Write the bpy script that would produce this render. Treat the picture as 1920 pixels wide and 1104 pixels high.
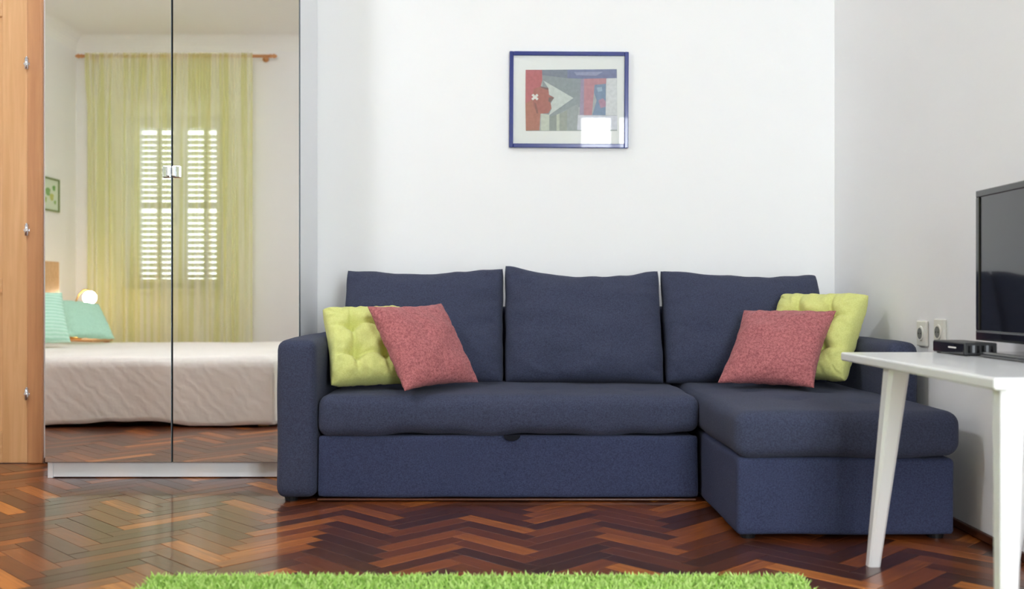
import bpy, bmesh, math, random
import numpy as np
from mathutils import Vector, Matrix, noise

for o in list(bpy.data.objects):
    bpy.data.objects.remove(o)
scene = bpy.context.scene
COL = scene.collection

# ------------------------------------------------------------------ camera
F = 1867.0; HZ = 0.78; D = 4.67           # focal length in px (35 mm), eye height, back wall distance
cam_d = bpy.data.cameras.new('camera')
cam_d.lens = 35.0; cam_d.sensor_width = 36.0
cam_d.shift_y = 4.0 / 1920
cam_d.clip_start = 0.05
cam_d.dof.use_dof = True; cam_d.dof.focus_distance = 3.9; cam_d.dof.aperture_fstop = 2.4
cam = bpy.data.objects.new('camera', cam_d); COL.objects.link(cam)
cam.location = (0, 0, HZ); cam.rotation_euler = (math.pi / 2, 0, 0)
scene.camera = cam

# ------------------------------------------------------------------ light
scene.view_settings.view_transform = 'Standard'
scene.view_settings.look = 'None'
scene.view_settings.gamma = 1.0
scene.view_settings.use_curve_mapping = False
scene.view_settings.exposure = 0.16
scene.cycles.max_bounces = 14; scene.cycles.diffuse_bounces = 8; scene.cycles.sample_clamp_indirect = 45
w = bpy.data.worlds.new('sky'); scene.world = w; w.use_nodes = True
bg = w.node_tree.nodes['Background']
bg.inputs[0].default_value = (0.80, 0.90, 1.0, 1); bg.inputs[1].default_value = 2.0

XL, XR, YF, YB, HC = -3.95, 1.513, -0.50, D, 3.13       # room box
W1 = (-3.52, -2.62, 0.85, 2.42)           # shuttered window (x0,x1,z0,z1)
W2 = (0.60, 1.46, 0.30, 2.66)             # open window behind the camera
def window_light(name, W, y, power, col):
    l = bpy.data.lights.new(name, 'AREA'); l.shape = 'RECTANGLE'
    l.size = W[1] - W[0] + .1; l.size_y = W[3] - W[2] + .1; l.energy = power; l.color = col
    o = bpy.data.objects.new(name, l); COL.objects.link(o)
    o.location = ((W[0] + W[1]) / 2, y, (W[2] + W[3]) / 2)
    o.rotation_euler = (math.pi / 2, 0, 0)
    o.rotation_euler = (-math.pi / 2, 0, math.pi)
    return o
def aim_y(o):                              # light shines towards +y
    o.rotation_euler = Vector((0, 1, 0)).to_track_quat('-Z', 'Z').to_euler()
aim_y(window_light('daylight_open_window', W2, YF - .45, 192, (0.91, 0.96, 1.0)))
aim_y(window_light('daylight_shuttered_window', W1, YF - .62, 11, (0.95, 0.98, 1.0)))

# ------------------------------------------------------------------ helpers
def lin(c):
    r = []
    for v in c[:3]:
        v = v / 255.0
        r.append(v / 12.92 if v <= .04045 else ((v + .055) / 1.055) ** 2.4)
    return (*r, 1.0)

def nodemat(name):
    m = bpy.data.materials.new(name); m.use_nodes = True
    return m, m.node_tree.nodes, m.node_tree.links, m.node_tree.nodes['Principled BSDF']

def mat(name, col, rough=.5, metal=0.0, var=.0, vscale=8.0, bump=0.0, bscale=200.0, coat=0.0, sheen=0.0, stretch=None, spec=None):
    """plain procedural material: base colour with a little noise variation and fine relief"""
    m, N, L, b = nodemat(name)
    c = lin(col)
    b.inputs['Roughness'].default_value = rough; b.inputs['Metallic'].default_value = metal
    b.inputs['Coat Weight'].default_value = coat
    if spec is not None: b.inputs['Specular IOR Level'].default_value = spec
    if sheen:
        b.inputs['Sheen Weight'].default_value = sheen; b.inputs['Sheen Roughness'].default_value = .5
    tc = N.new('ShaderNodeTexCoord'); mp = N.new('ShaderNodeMapping'); L.new(tc.outputs['Object'], mp.inputs[0])
    if stretch: mp.inputs['Scale'].default_value = stretch
    nz = N.new('ShaderNodeTexNoise'); nz.inputs['Scale'].default_value = vscale; nz.inputs['Detail'].default_value = 4
    L.new(mp.outputs[0], nz.inputs['Vector'])
    mx = N.new('ShaderNodeMix'); mx.data_type = 'RGBA'
    mx.inputs[6].default_value = [max(0, v * (1 - var)) for v in c[:3]] + [1]
    mx.inputs[7].default_value = [min(1, v * (1 + var)) for v in c[:3]] + [1]
    L.new(nz.outputs[0], mx.inputs[0]); L.new(mx.outputs[2], b.inputs['Base Color'])
    if bump:
        n2 = N.new('ShaderNodeTexNoise'); n2.inputs['Scale'].default_value = bscale; n2.inputs['Detail'].default_value = 3
        L.new(mp.outputs[0], n2.inputs['Vector'])
        bp = N.new('ShaderNodeBump'); bp.inputs['Strength'].default_value = bump; bp.inputs['Distance'].default_value = .002
        L.new(n2.outputs[0], bp.inputs['Height']); L.new(bp.outputs[0], b.inputs['Normal'])
    return m

def fabric(name, dark, light, scale=420.0, rough=.9, sheen=.3, bump=.5, ratio=(1, 1, 1)):
    """woven cloth: two thread tones mixed by fine noise plus crossed waves for relief"""
    m, N, L, b = nodemat(name)
    b.inputs['Roughness'].default_value = rough
    b.inputs['Specular IOR Level'].default_value = .2
    b.inputs['Sheen Weight'].default_value = sheen; b.inputs['Sheen Roughness'].default_value = .6
    tc = N.new('ShaderNodeTexCoord'); mp = N.new('ShaderNodeMapping'); mp.inputs['Scale'].default_value = ratio
    L.new(tc.outputs['Object'], mp.inputs[0])
    n1 = N.new('ShaderNodeTexNoise'); n1.inputs['Scale'].default_value = scale; n1.inputs['Detail'].default_value = 2
    n0 = N.new('ShaderNodeTexNoise'); n0.inputs['Scale'].default_value = scale * .35; n0.inputs['Detail'].default_value = 3
    L.new(mp.outputs[0], n1.inputs['Vector']); L.new(mp.outputs[0], n0.inputs['Vector'])
    ad = N.new('ShaderNodeMath'); ad.operation = 'ADD'; L.new(n1.outputs[0], ad.inputs[0]); L.new(n0.outputs[0], ad.inputs[1])
    rp = N.new('ShaderNodeValToRGB'); rp.color_ramp.elements[0].position = .38; rp.color_ramp.elements[1].position = .62
    rp.color_ramp.elements[0].color = lin(dark); rp.color_ramp.elements[1].color = lin(light)
    hf = N.new('ShaderNodeMath'); hf.operation = 'MULTIPLY'; hf.inputs[1].default_value = .5
    L.new(ad.outputs[0], hf.inputs[0]); L.new(hf.outputs[0], rp.inputs[0]); L.new(rp.outputs[0], b.inputs['Base Color'])
    bp = N.new('ShaderNodeBump'); bp.inputs['Strength'].default_value = bump; bp.inputs['Distance'].default_value = .0015
    L.new(n1.outputs[0], bp.inputs['Height']); L.new(bp.outputs[0], b.inputs['Normal'])
    return m

def wood(name, dark, light, rough=.35, scale=(1, 1, 1), coat=0.0, gscale=14):
    """long-grained wood, grain along local z by default"""
    m, N, L, b = nodemat(name)
    b.inputs['Roughness'].default_value = rough; b.inputs['Coat Weight'].default_value = coat
    tc = N.new('ShaderNodeTexCoord'); mp = N.new('ShaderNodeMapping'); mp.inputs['Scale'].default_value = scale
    L.new(tc.outputs['Object'], mp.inputs[0])
    n1 = N.new('ShaderNodeTexNoise'); n1.inputs['Scale'].default_value = gscale; n1.inputs['Detail'].default_value = 6
    n1.inputs['Distortion'].default_value = .6
    L.new(mp.outputs[0], n1.inputs['Vector'])
    rp = N.new('ShaderNodeValToRGB'); rp.color_ramp.elements[0].position = .3; rp.color_ramp.elements[1].position = .7
    rp.color_ramp.elements[0].color = lin(dark); rp.color_ramp.elements[1].color = lin(light)
    L.new(n1.outputs[0], rp.inputs[0]); L.new(rp.outputs[0], b.inputs['Base Color'])
    bp = N.new('ShaderNodeBump'); bp.inputs['Strength'].default_value = .12; bp.inputs['Distance'].default_value = .001
    L.new(n1.outputs[0], bp.inputs['Height']); L.new(bp.outputs[0], b.inputs['Normal'])
    return m

def world_of(o):
    return o.matrix_basis if o.parent is None else world_of(o.parent) @ o.matrix_parent_inverse @ o.matrix_basis

def link(o, parent=None):
    COL.objects.link(o)
    if parent is not None:
        o.parent = parent; o.matrix_parent_inverse = world_of(parent).inverted()
    return o

def tag(o, label=None, cat=None, group=None, kind=None):
    for k, v in (('label', label), ('category', cat), ('group', group), ('kind', kind)):
        if v: o[k] = v
    return o

def root(name, loc, label=None, cat=None, group=None, kind=None):
    o = bpy.data.objects.new(name, None); o.empty_display_size = .1; o.location = loc
    return tag(link(o), label, cat, group, kind)

def mesh_of(bm, name, m, smooth=False):
    me = bpy.data.meshes.new(name); bm.to_mesh(me); bm.free()
    if smooth:
        me.polygons.foreach_set('use_smooth', [True] * len(me.polygons))
    for k in (m if isinstance(m, (list, tuple)) else [m]): me.materials.append(k)
    return me

def obj(name, me, parent=None, loc=(0, 0, 0), rot=None, M=None, **kw):
    """link mesh data; loc / rot / M are in world space even for parts"""
    o = bpy.data.objects.new(name, me)
    if M is not None: o.matrix_basis = M
    else:
        o.location = loc
        if rot: o.rotation_euler = rot
    link(o, parent)
    return tag(o, **kw)

def recenter(me):
    """move the mesh's origin to its centre, return the centre"""
    n = len(me.vertices); a = np.empty(n * 3); me.vertices.foreach_get('co', a); a = a.reshape(-1, 3)
    c = (a.min(0) + a.max(0)) / 2; me.vertices.foreach_set('co', (a - c).ravel())
    return Vector(c)

def bmbox(bm, lo, hi, bev=0.0, seg=2):
    lo = Vector(lo); hi = Vector(hi)
    r = bmesh.ops.create_cube(bm, size=1.0)
    vs = r['verts']
    for v in vs:
        v.co = Vector(((lo.x + hi.x) / 2 + v.co.x * (hi.x - lo.x), (lo.y + hi.y) / 2 + v.co.y * (hi.y - lo.y), (lo.z + hi.z) / 2 + v.co.z * (hi.z - lo.z)))
    if bev:
        es = list({e for v in vs for e in v.link_edges})
        bmesh.ops.bevel(bm, geom=es, offset=bev, segments=seg, profile=.5, affect='EDGES')

def box(name, lo, hi, m, parent=None, bev=.002, seg=2, **kw):
    bm = bmesh.new(); bmbox(bm, lo, hi, bev, seg)
    me = mesh_of(bm, name, m); c = recenter(me)
    return obj(name, me, parent, c, **kw)

def boxes(name, lst, m, parent=None, bev=.002, **kw):
    bm = bmesh.new()
    for lo, hi in lst: bmbox(bm, lo, hi, bev)
    me = mesh_of(bm, name, m); c = recenter(me)
    return obj(name, me, parent, c, **kw)

def tube_bm(bm, pts, rads, seg=16, caps=True):
    pts = [Vector(p) for p in pts]; rings = []
    up = Vector((0, 0, 1))
    for i, p in enumerate(pts):
        t = (pts[min(i + 1, len(pts) - 1)] - pts[max(i - 1, 0)]).normalized()
        a = t.cross(up)
        if a.length < 1e-4: a = t.cross(Vector((0, 1, 0)))
        a.normalize(); b_ = t.cross(a).normalized()
        r = rads if not hasattr(rads, '__len__') else rads[i]
        rings.append([bm.verts.new(p + (a * math.cos(k * 2 * math.pi / seg) + b_ * math.sin(k * 2 * math.pi / seg)) * r) for k in range(seg)])
    for i in range(len(rings) - 1):
        for k in range(seg):
            bm.faces.new((rings[i][k], rings[i][(k + 1) % seg], rings[i + 1][(k + 1) % seg], rings[i + 1][k]))
    if caps:
        bm.faces.new(rings[0][::-1]); bm.faces.new(rings[-1])
    bmesh.ops.recalc_face_normals(bm, faces=bm.faces)

def tube(name, pts, rads, m, parent=None, seg=16, **kw):
    bm = bmesh.new(); tube_bm(bm, pts, rads, seg)
    me = mesh_of(bm, name, m, True); c = recenter(me)
    return obj(name, me, parent, c, **kw)

def ball(name, c, r, m, parent=None, sc=(1, 1, 1), seg=24, **kw):
    bm = bmesh.new(); bmesh.ops.create_uvsphere(bm, u_segments=seg, v_segments=seg // 2, radius=r)
    for v in bm.verts: v.co = Vector((v.co.x * sc[0], v.co.y * sc[1], v.co.z * sc[2]))
    return obj(name, mesh_of(bm, name, m, True), parent, c, **kw)

def soft_box(name, lo, hi, r, m, parent=None, n=(30, 20, 10), disp=None, seed=0, puff=(0, 0, 0), wob=.004, **kw):
    """upholstered block: box with rounded edges, puffed faces and slight unevenness"""
    lo = Vector(lo); hi = Vector(hi); c = (lo + hi) / 2; h = (hi - lo) / 2
    bm = bmesh.new(); idx = {}
    def vert(i, j, k):
        key = (i, j, k)
        if key not in idx:
            p = [0, 0, 0]
            for ax, (q, nn) in enumerate(zip(key, n)):
                t = q / nn * 2 - 1
                p[ax] = math.sin(t * math.pi / 2) * .35 * h[ax] + t * .65 * h[ax]
            idx[key] = bm.verts.new(p)
        return idx[key]
    nx, ny, nz = n
    for i in range(nx):
        for j in range(ny):
            for k in (0, nz): bm.faces.new([vert(i, j, k), vert(i + 1, j, k), vert(i + 1, j + 1, k), vert(i, j + 1, k)])
    for i in range(nx):
        for k in range(nz):
            for j in (0, ny): bm.faces.new([vert(i, j, k), vert(i + 1, j, k), vert(i + 1, j, k + 1), vert(i, j, k + 1)])
    for j in range(ny):
        for k in range(nz):
            for i in (0, nx): bm.faces.new([vert(i, j, k), vert(i, j + 1, k), vert(i, j + 1, k + 1), vert(i, j, k + 1)])
    bmesh.ops.recalc_face_normals(bm, faces=bm.faces)
    for v in bm.verts:
        p = v.co.copy()
        u = Vector((p.x / h.x, p.y / h.y, p.z / h.z))
        q = Vector([max(-(h[a] - r), min(h[a] - r, p[a])) for a in range(3)])
        d = p - q
        if d.length > 1e-6: p = q + d.normalized() * min(r, d.length if d.length < r else r)
        for a in range(3):
            b1, b2 = (a + 1) % 3, (a + 2) % 3
            p[a] += puff[a] * u[a] * max(0, 1 - u[b1] ** 2) * max(0, 1 - u[b2] ** 2)
        s = Vector((p.x * 5 + seed * 7.1, p.y * 5, p.z * 5))
        p += Vector((noise.noise(s), noise.noise(s + Vector((9, 3, 1))), noise.noise(s + Vector((2, 8, 5))))) * wob
        if disp: p = disp(p + c, u) - c
        v.co = p
    me = mesh_of(bm, name, m, True)
    return obj(name, me, parent, c, **kw)

def basis(u, up):
    u = Vector(u).normalized(); up = Vector(up); up = (up - u * up.dot(u)).normalized(); n = u.cross(up)
    return u, up, n                          # for u right and up up as seen, n points to the viewer

def pillow(name, BL, u, up, T, m, parent=None, N=44, pinch=.05, pw=.42, power=2.0, seed=0, wrinkle=.006, tufts=(), square=.0, fold=0.0, shift=.5, mesh_cb=None, **kw):
    """stuffed cushion; BL = its lower left corner, u / up = full edge vectors (sizes included)"""
    w_ = Vector(u).length; h_ = Vector(up).length
    a, b, n_ = basis(u, up)
    C = Vector(BL) + Vector(u) / 2 + Vector(up) / 2
    bm = bmesh.new(); grid = {}
    for side in (1, -1):
        for i in range(N + 1):
            for j in range(N + 1):
                s = i / N * 2 - 1; t = j / N * 2 - 1
                s = math.sin(s * math.pi / 2) * .5 + s * .5; t = math.sin(t * math.pi / 2) * .5 + t * .5
                edge = i in (0, N) or j in (0, N)
                if edge and side == -1: grid[(side, i, j)] = grid[(1, i, j)]; continue
                x = w_ / 2 * s * (1 - pinch * (1 - t * t) * abs(s) ** 3)
                y = h_ / 2 * t * (1 - pinch * (1 - s * s) * abs(t) ** 3)
                if square:                   # rounded corners
                    k = max(abs(s), abs(t)); l = (abs(s) ** 6 + abs(t) ** 6) ** (1 / 6)
                    f = 1 - square * (1 - k / l) if l > 0 else 1
                    x *= f; y *= f
                th = T / 2 * (max(0, 1 - abs(s) ** power) * max(0, 1 - abs(t) ** power)) ** pw
                nv = noise.noise(Vector((s * 2.2 + seed * 3.7, t * 2.2, side * 2.0)))
                nv2 = noise.noise(Vector((s * 6 + seed * 5.1, t * 6, side * 3.0)))
                th *= 1 + .12 * nv
                # gathers that run in from the edges
                ew = max(abs(s), abs(t)) ** 3 * (1 - max(abs(s), abs(t)) ** 10)
                th += wrinkle * ew * math.sin((s if abs(t) > abs(s) else t) * 17 + 3 * nv2 + seed) + wrinkle * .5 * nv2 * (1 - ew)
                for (ts, tt, dep, rad) in tufts:
                    d2 = ((s - ts) ** 2 + (t - tt) ** 2) / rad ** 2
                    th *= 1 - dep * math.exp(-d2 * 2.2)
                if tufts:                    # shallow creases that join the tufts
                    ce = 0
                    for q in (-.36, .36):
                        ce = max(ce, math.exp(-((s - q) / .055) ** 2) * max(0, 1 - abs(t) ** 4), math.exp(-((t - q) / .055) ** 2) * max(0, 1 - abs(s) ** 4))
                    th *= 1 - .30 * ce
                z = side * max(0, th) if not edge else 0
                z += fold * (1 - t * t) * .5 + .004 * nv
                grid[(side, i, j)] = bm.verts.new((x, y, z))
    for side in (1, -1):
        for i in range(N):
            for j in range(N):
                f = [grid[(side, i, j)], grid[(side, i + 1, j)], grid[(side, i + 1, j + 1)], grid[(side, i, j + 1)]]
                bm.faces.new(f if side == 1 else f[::-1])
    if mesh_cb:
        for v in bm.verts: v.co = mesh_cb(v.co.copy(), 2 * v.co.x / w_, 2 * v.co.y / h_)
    me = mesh_of(bm, name, m, True)
    M = Matrix(((a.x, b.x, n_.x, C.x), (a.y, b.y, n_.y, C.y), (a.z, b.z, n_.z, C.z), (0, 0, 0, 1)))
    return obj(name, me, parent, M=M, **kw)

# ------------------------------------------------------------------ materials
M = {}
M['wall'] = mat('white_paint', (246, 246, 247), .85, var=.012, vscale=1.5, bump=.15, bscale=60)
M['ceiling'] = mat('ceiling_paint', (247, 247, 245), .9, var=.01, vscale=1.2, bump=.1, bscale=50)
M['oak'] = wood('honey_pine_vertical', (218, 166, 114), (234, 186, 136), .38, (1, 1, .06), coat=.2, gscale=34)
M['oak_h'] = wood('honey_pine_horizontal', (216, 162, 110), (232, 184, 134), .38, (.06, 1, 1), coat=.2, gscale=34)
M['oak_frame'] = wood('door_frame_wood', (200, 142, 98), (216, 160, 112), .35, (1, 1, .06), coat=.25, gscale=34)
M['skirting'] = wood('dark_skirting', (70, 38, 26), (98, 55, 36), .35, (.1, .1, 1), gscale=20)
M['white_lam'] = mat('white_laminate', (236, 237, 240), .4, var=.01)
M['white_lacq'] = mat('white_lacquer', (246, 246, 248), .28, var=.012, coat=.3)
M['mirror'] = mat('mirror_silver', (249, 249, 246), .004, metal=1.0)
M['alu'] = mat('dark_edge', (92, 100, 108), .4, metal=.8)
M['chrome'] = mat('chrome', (225, 230, 238), .12, metal=1.0)
M['steel'] = mat('brushed_steel', (190, 188, 184), .3, metal=1.0, bump=.1, bscale=300)
M['navy'] = fabric('navy_weave', (48, 52, 71), (70, 75, 99), 620, sheen=.04)
M['navy_base'] = fabric('navy_weave_base', (45, 50, 74), (65, 72, 103), 620, sheen=.03)
M['black_plastic'] = mat('black_plastic', (24, 24, 26), .42, var=.05)
M['black_gloss'] = mat('black_gloss', (16, 16, 18), .12, coat=.5)
M['screen'] = mat('tv_screen_glass', (26, 27, 31), .07, coat=.6)
M['grey_plastic'] = mat('grey_plastic', (120, 122, 126), .4)
M['yellow'] = fabric('lime_yellow_cotton', (204, 206, 122), (218, 220, 142), 500, sheen=.08, bump=.3)
M['pink'] = fabric('dusty_rose_weave', (142, 78, 82), (196, 120, 122), 330, sheen=.08, bump=.7)
M['mint'] = fabric('mint_cotton', (176, 222, 200), (192, 234, 214), 300, sheen=.05)
M['pale_pillow'] = fabric('sage_cotton', (190, 196, 172), (210, 214, 194), 300, sheen=.2)
M['mattress'] = fabric('mattress_ticking', (220, 216, 208), (236, 232, 226), 300)
M['brass'] = mat('brass', (196, 160, 92), .3, metal=1.0)
M['blue_frame'] = mat('blue_lacquered_frame', (36, 52, 128), .25, coat=.4, var=.05)
M['mat_board'] = mat('white_mat_board', (253, 253, 252), .8, var=.01)
M['green_frame'] = mat('olive_green_frame', (128, 146, 92), .4, var=.05)
M['socket'] = mat('white_socket_plastic', (236, 234, 228), .3)
M['socket_dark'] = mat('socket_shadow_hole', (60, 58, 56), .6)
M['curtain_wood'] = wood('rod_wood', (206, 140, 88), (226, 166, 112), .4, (.1, 1, 1), gscale=30)
M['shutter'] = mat('shutter_paint', (206, 208, 196), .55, var=.03)
M['window_white'] = mat('window_paint', (236, 236, 232), .4)
M['backing'] = mat('rug_backing', (96, 140, 52), .9)

def pane_mat(name='window_glass', ior=1.5):
    m, N, L, b = nodemat(name)
    out = [n for n in N if n.type == 'OUTPUT_MATERIAL'][0]
    N.remove(b)
    t = N.new('ShaderNodeBsdfTransparent'); g = N.new('ShaderNodeBsdfGlossy'); g.inputs['Roughness'].default_value = .01
    fr = N.new('ShaderNodeFresnel'); fr.inputs[0].default_value = ior
    mx = N.new('ShaderNodeMixShader'); L.new(fr.outputs[0], mx.inputs[0]); L.new(t.outputs[0], mx.inputs[1]); L.new(g.outputs[0], mx.inputs[2])
    t.inputs[0].default_value = (.995, 1, .998, 1)
    L.new(mx.outputs[0], out.inputs[0]); return m
M['glass'] = pane_mat(); M['picture_glass'] = pane_mat('picture_glass', 1.3)

def sheer_mat():
    m, N, L, b = nodemat('sheer_lime_voile')
    out = [n for n in N if n.type == 'OUTPUT_MATERIAL'][0]; N.remove(b)
    tc = N.new('ShaderNodeTexCoord'); mp = N.new('ShaderNodeMapping'); mp.inputs['Scale'].default_value = (7, 1, .12)
    L.new(tc.outputs['Object'], mp.inputs[0])
    nz = N.new('ShaderNodeTexNoise'); nz.inputs['Scale'].default_value = 3; L.new(mp.outputs[0], nz.inputs['Vector'])
    rp = N.new('ShaderNodeValToRGB'); rp.color_ramp.elements[0].color = lin((234, 234, 170)); rp.color_ramp.elements[1].color = lin((250, 249, 224))
    rp.color_ramp.elements[0].position = .42; rp.color_ramp.elements[1].position = .58
    L.new(nz.outputs[0], rp.inputs[0])
    d = N.new('ShaderNodeBsdfDiffuse'); tl = N.new('ShaderNodeBsdfTranslucent'); tr = N.new('ShaderNodeBsdfTransparent')
    L.new(rp.outputs[0], d.inputs[0]); L.new(rp.outputs[0], tl.inputs[0])
    tr.inputs[0].default_value = (1, 1, .9, 1)
    a = N.new('ShaderNodeMixShader'); a.inputs[0].default_value = .45; L.new(d.outputs[0], a.inputs[1]); L.new(tl.outputs[0], a.inputs[2])
    lw = N.new('ShaderNodeLayerWeight'); lw.inputs[0].default_value = .55     # threads overlap where the cloth turns edge-on
    mr = N.new('ShaderNodeMapRange'); mr.inputs[3].default_value = .55; mr.inputs[4].default_value = .97
    L.new(lw.outputs[1], mr.inputs[0])
    c = N.new('ShaderNodeMixShader'); L.new(mr.outputs[0], c.inputs[0]); L.new(tr.outputs[0], c.inputs[1]); L.new(a.outputs[0], c.inputs[2])
    L.new(c.outputs[0], out.inputs[0]); return m
M['sheer'] = sheer_mat()

def plank_mat(name, stuff):
    """varnished parquet; tone differs from board to board, grain runs along each board"""
    m, N, L, b = nodemat(name)
    b.inputs['Coat Weight'].default_value = .36; b.inputs['Coat Roughness'].default_value = .055
    b.inputs['Roughness'].default_value = .30; b.inputs['Specular IOR Level'].default_value = .5
    if stuff:
        at = N.new('ShaderNodeAttribute'); at.attribute_name = 'tone'; tone = at.outputs['Fac']
        uv = N.new('ShaderNodeUVMap'); uv.uv_map = 'grain'; vec = uv.outputs[0]
    else:
        oi = N.new('ShaderNodeObjectInfo'); tone = oi.outputs['Random']
        tc = N.new('ShaderNodeTexCoord'); va = N.new('ShaderNodeVectorMath'); va.operation = 'ADD'
        L.new(tc.outputs['Object'], va.inputs[0]); L.new(oi.outputs['Location'], va.inputs[1]); vec = va.outputs[0]
    mp = N.new('ShaderNodeMapping'); mp.inputs['Scale'].default_value = (2.2, 40, 1); L.new(vec, mp.inputs[0])
    nz = N.new('ShaderNodeTexNoise'); nz.inputs['Scale'].default_value = 2.2; nz.inputs['Detail'].default_value = 6; nz.inputs['Distortion'].default_value = .8
    L.new(mp.outputs[0], nz.inputs['Vector'])
    rp = N.new('ShaderNodeValToRGB'); cr = rp.color_ramp
    cr.elements[0].position = 0; cr.elements[0].color = lin((70, 35, 19))
    for p, c in ((.28, (86, 43, 22)), (.55, (110, 55, 25)), (.80, (138, 72, 29)), (.93, (172, 98, 38))):
        e = cr.elements.new(p); e.color = lin(c)
    cr.elements[-1].position = 1; cr.elements[-1].color = lin((198, 120, 50))
    # tone +/- grain
    ma = N.new('ShaderNodeMath'); ma.operation = 'MULTIPLY_ADD'; ma.inputs[1].default_value = .55
    sb = N.new('ShaderNodeMath'); sb.operation = 'SUBTRACT'; sb.inputs[1].default_value = .5
    L.new(nz.outputs[0], sb.inputs[0]); L.new(sb.outputs[0], ma.inputs[0]); L.new(tone, ma.inputs[2])
    L.new(ma.outputs[0], rp.inputs[0]); L.new(rp.outputs[0], b.inputs['Base Color'])
    n2 = N.new('ShaderNodeTexNoise'); n2.inputs['Scale'].default_value = 9
    m2 = N.new('ShaderNodeMapping'); m2.inputs['Scale'].default_value = (1, 3, 1); L.new(vec, m2.inputs[0]); L.new(m2.outputs[0], n2.inputs['Vector'])
    bp = N.new('ShaderNodeBump'); bp.inputs['Strength'].default_value = .35; bp.inputs['Distance'].default_value = .002
    L.new(n2.outputs[0], bp.inputs['Height'])
    bp2 = N.new('ShaderNodeBump'); bp2.inputs['Strength'].default_value = .12; bp2.inputs['Distance'].default_value = .0006
    L.new(nz.outputs[0], bp2.inputs['Height']); L.new(bp.outputs[0], bp2.inputs['Normal'])
    L.new(bp2.outputs[0], b.inputs['Normal']); L.new(bp.outputs[0], b.inputs['Coat Normal'])
    return m
M['plank'] = plank_mat('varnished_parquet_board', False)
M['plank_stuff'] = plank_mat('varnished_parquet_rest', True)
M['subfloor'] = mat('dark_joint', (34, 20, 15), .8)

def bedspread_mat():
    m, N, L, b = nodemat('quilted_cream_bedspread')
    b.inputs['Roughness'].default_value = .9; b.inputs['Sheen Weight'].default_value = .2
    tc = N.new('ShaderNodeTexCoord')
    wv = N.new('ShaderNodeTexWave'); wv.bands_direction = 'DIAGONAL'; wv.inputs['Scale'].default_value = 7.5
    wv.inputs['Distortion'].default_value = 5; wv.inputs['Detail'].default_value = 2; wv.inputs['Detail Scale'].default_value = 1.6
    L.new(tc.outputs['Object'], wv.inputs['Vector'])
    nz = N.new('ShaderNodeTexNoise'); nz.inputs['Scale'].default_value = 3; L.new(tc.outputs['Object'], nz.inputs['Vector'])
    rp = N.new('ShaderNodeValToRGB'); rp.color_ramp.elements[0].color = lin((238, 231, 226)); rp.color_ramp.elements[1].color = lin((248, 243, 239))
    L.new(nz.outputs[0], rp.inputs[0]); L.new(rp.outputs[0], b.inputs['Base Color'])
    bp = N.new('ShaderNodeBump'); bp.inputs['Strength'].default_value = .5; bp.inputs['Distance'].default_value = .0022
    L.new(wv.outputs['Fac'], bp.inputs['Height']); L.new(bp.outputs[0], b.inputs['Normal'])
    return m
M['bedspread'] = bedspread_mat()

def stripe_mint():
    m, N, L, b = nodemat('striped_mint_cotton')
    b.inputs['Roughness'].default_value = .9
    tc = N.new('ShaderNodeTexCoord')
    wv = N.new('ShaderNodeTexWave'); wv.bands_direction = 'Y'; wv.inputs['Scale'].default_value = 12; wv.inputs['Distortion'].default_value = .3
    L.new(tc.outputs['Object'], wv.inputs['Vector'])
    rp = N.new('ShaderNodeValToRGB'); rp.color_ramp.elements[0].color = lin((168, 218, 194)); rp.color_ramp.elements[1].color = lin((204, 238, 222))
    L.new(wv.outputs['Fac'], rp.inputs[0]); L.new(rp.outputs[0], b.inputs['Base Color'])
    return m
M['mint_stripe'] = stripe_mint()

def emit(name, col, s):
    m, N, L, b = nodemat(name)
    b.inputs['Base Color'].default_value = lin(col); b.inputs['Emission Color'].default_value = lin(col); b.inputs['Emission Strength'].default_value = s
    return m

def vcol_mat(name, rough=.7):
    m, N, L, b = nodemat(name); b.inputs['Roughness'].default_value = rough
    at = N.new('ShaderNodeAttribute'); at.attribute_name = 'ink'
    nz = N.new('ShaderNodeTexNoise'); nz.inputs['Scale'].default_value = 60; nz.inputs['Detail'].default_value = 5
    tc = N.new('ShaderNodeTexCoord'); L.new(tc.outputs['Object'], nz.inputs['Vector'])
    mr = N.new('ShaderNodeMapRange'); mr.inputs[3].default_value = .8; mr.inputs[4].default_value = 1.2; L.new(nz.outputs[0], mr.inputs[0])
    mx = N.new('ShaderNodeVectorMath'); mx.operation = 'SCALE'; L.new(at.outputs['Color'], mx.inputs[0]); L.new(mr.outputs[0], mx.inputs['Scale'])
    L.new(mx.outputs[0], b.inputs['Base Color']); return m
M['print'] = vcol_mat('printed_ink')

# ------------------------------------------------------------------ room shell
def wall_boxes(axis, at, th, a0, a1, z0, z1, holes):
    """slabs that make up a wall with rectangular openings; axis 'y' = wall in the xz plane"""
    xs = sorted({a0, a1, *[h[0] for h in holes], *[h[1] for h in holes]}); zs = sorted({z0, z1, *[h[2] for h in holes], *[h[3] for h in holes]})
    bm = bmesh.new()
    for i in range(len(xs) - 1):
        run = None
        for k in range(len(zs) - 1):
            cx, cz = (xs[i] + xs[i + 1]) / 2, (zs[k] + zs[k + 1]) / 2
            if any(h[0] < cx < h[1] and h[2] < cz < h[3] for h in holes): continue
            if axis == 'y': bmbox(bm, (xs[i], min(at, at + th), zs[k]), (xs[i + 1], max(at, at + th), zs[k + 1]))
            else: bmbox(bm, (min(at, at + th), xs[i], zs[k]), (max(at, at + th), xs[i + 1], zs[k + 1]))
    bmesh.ops.remove_doubles(bm, verts=bm.verts, dist=1e-5)
    return bm

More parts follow.
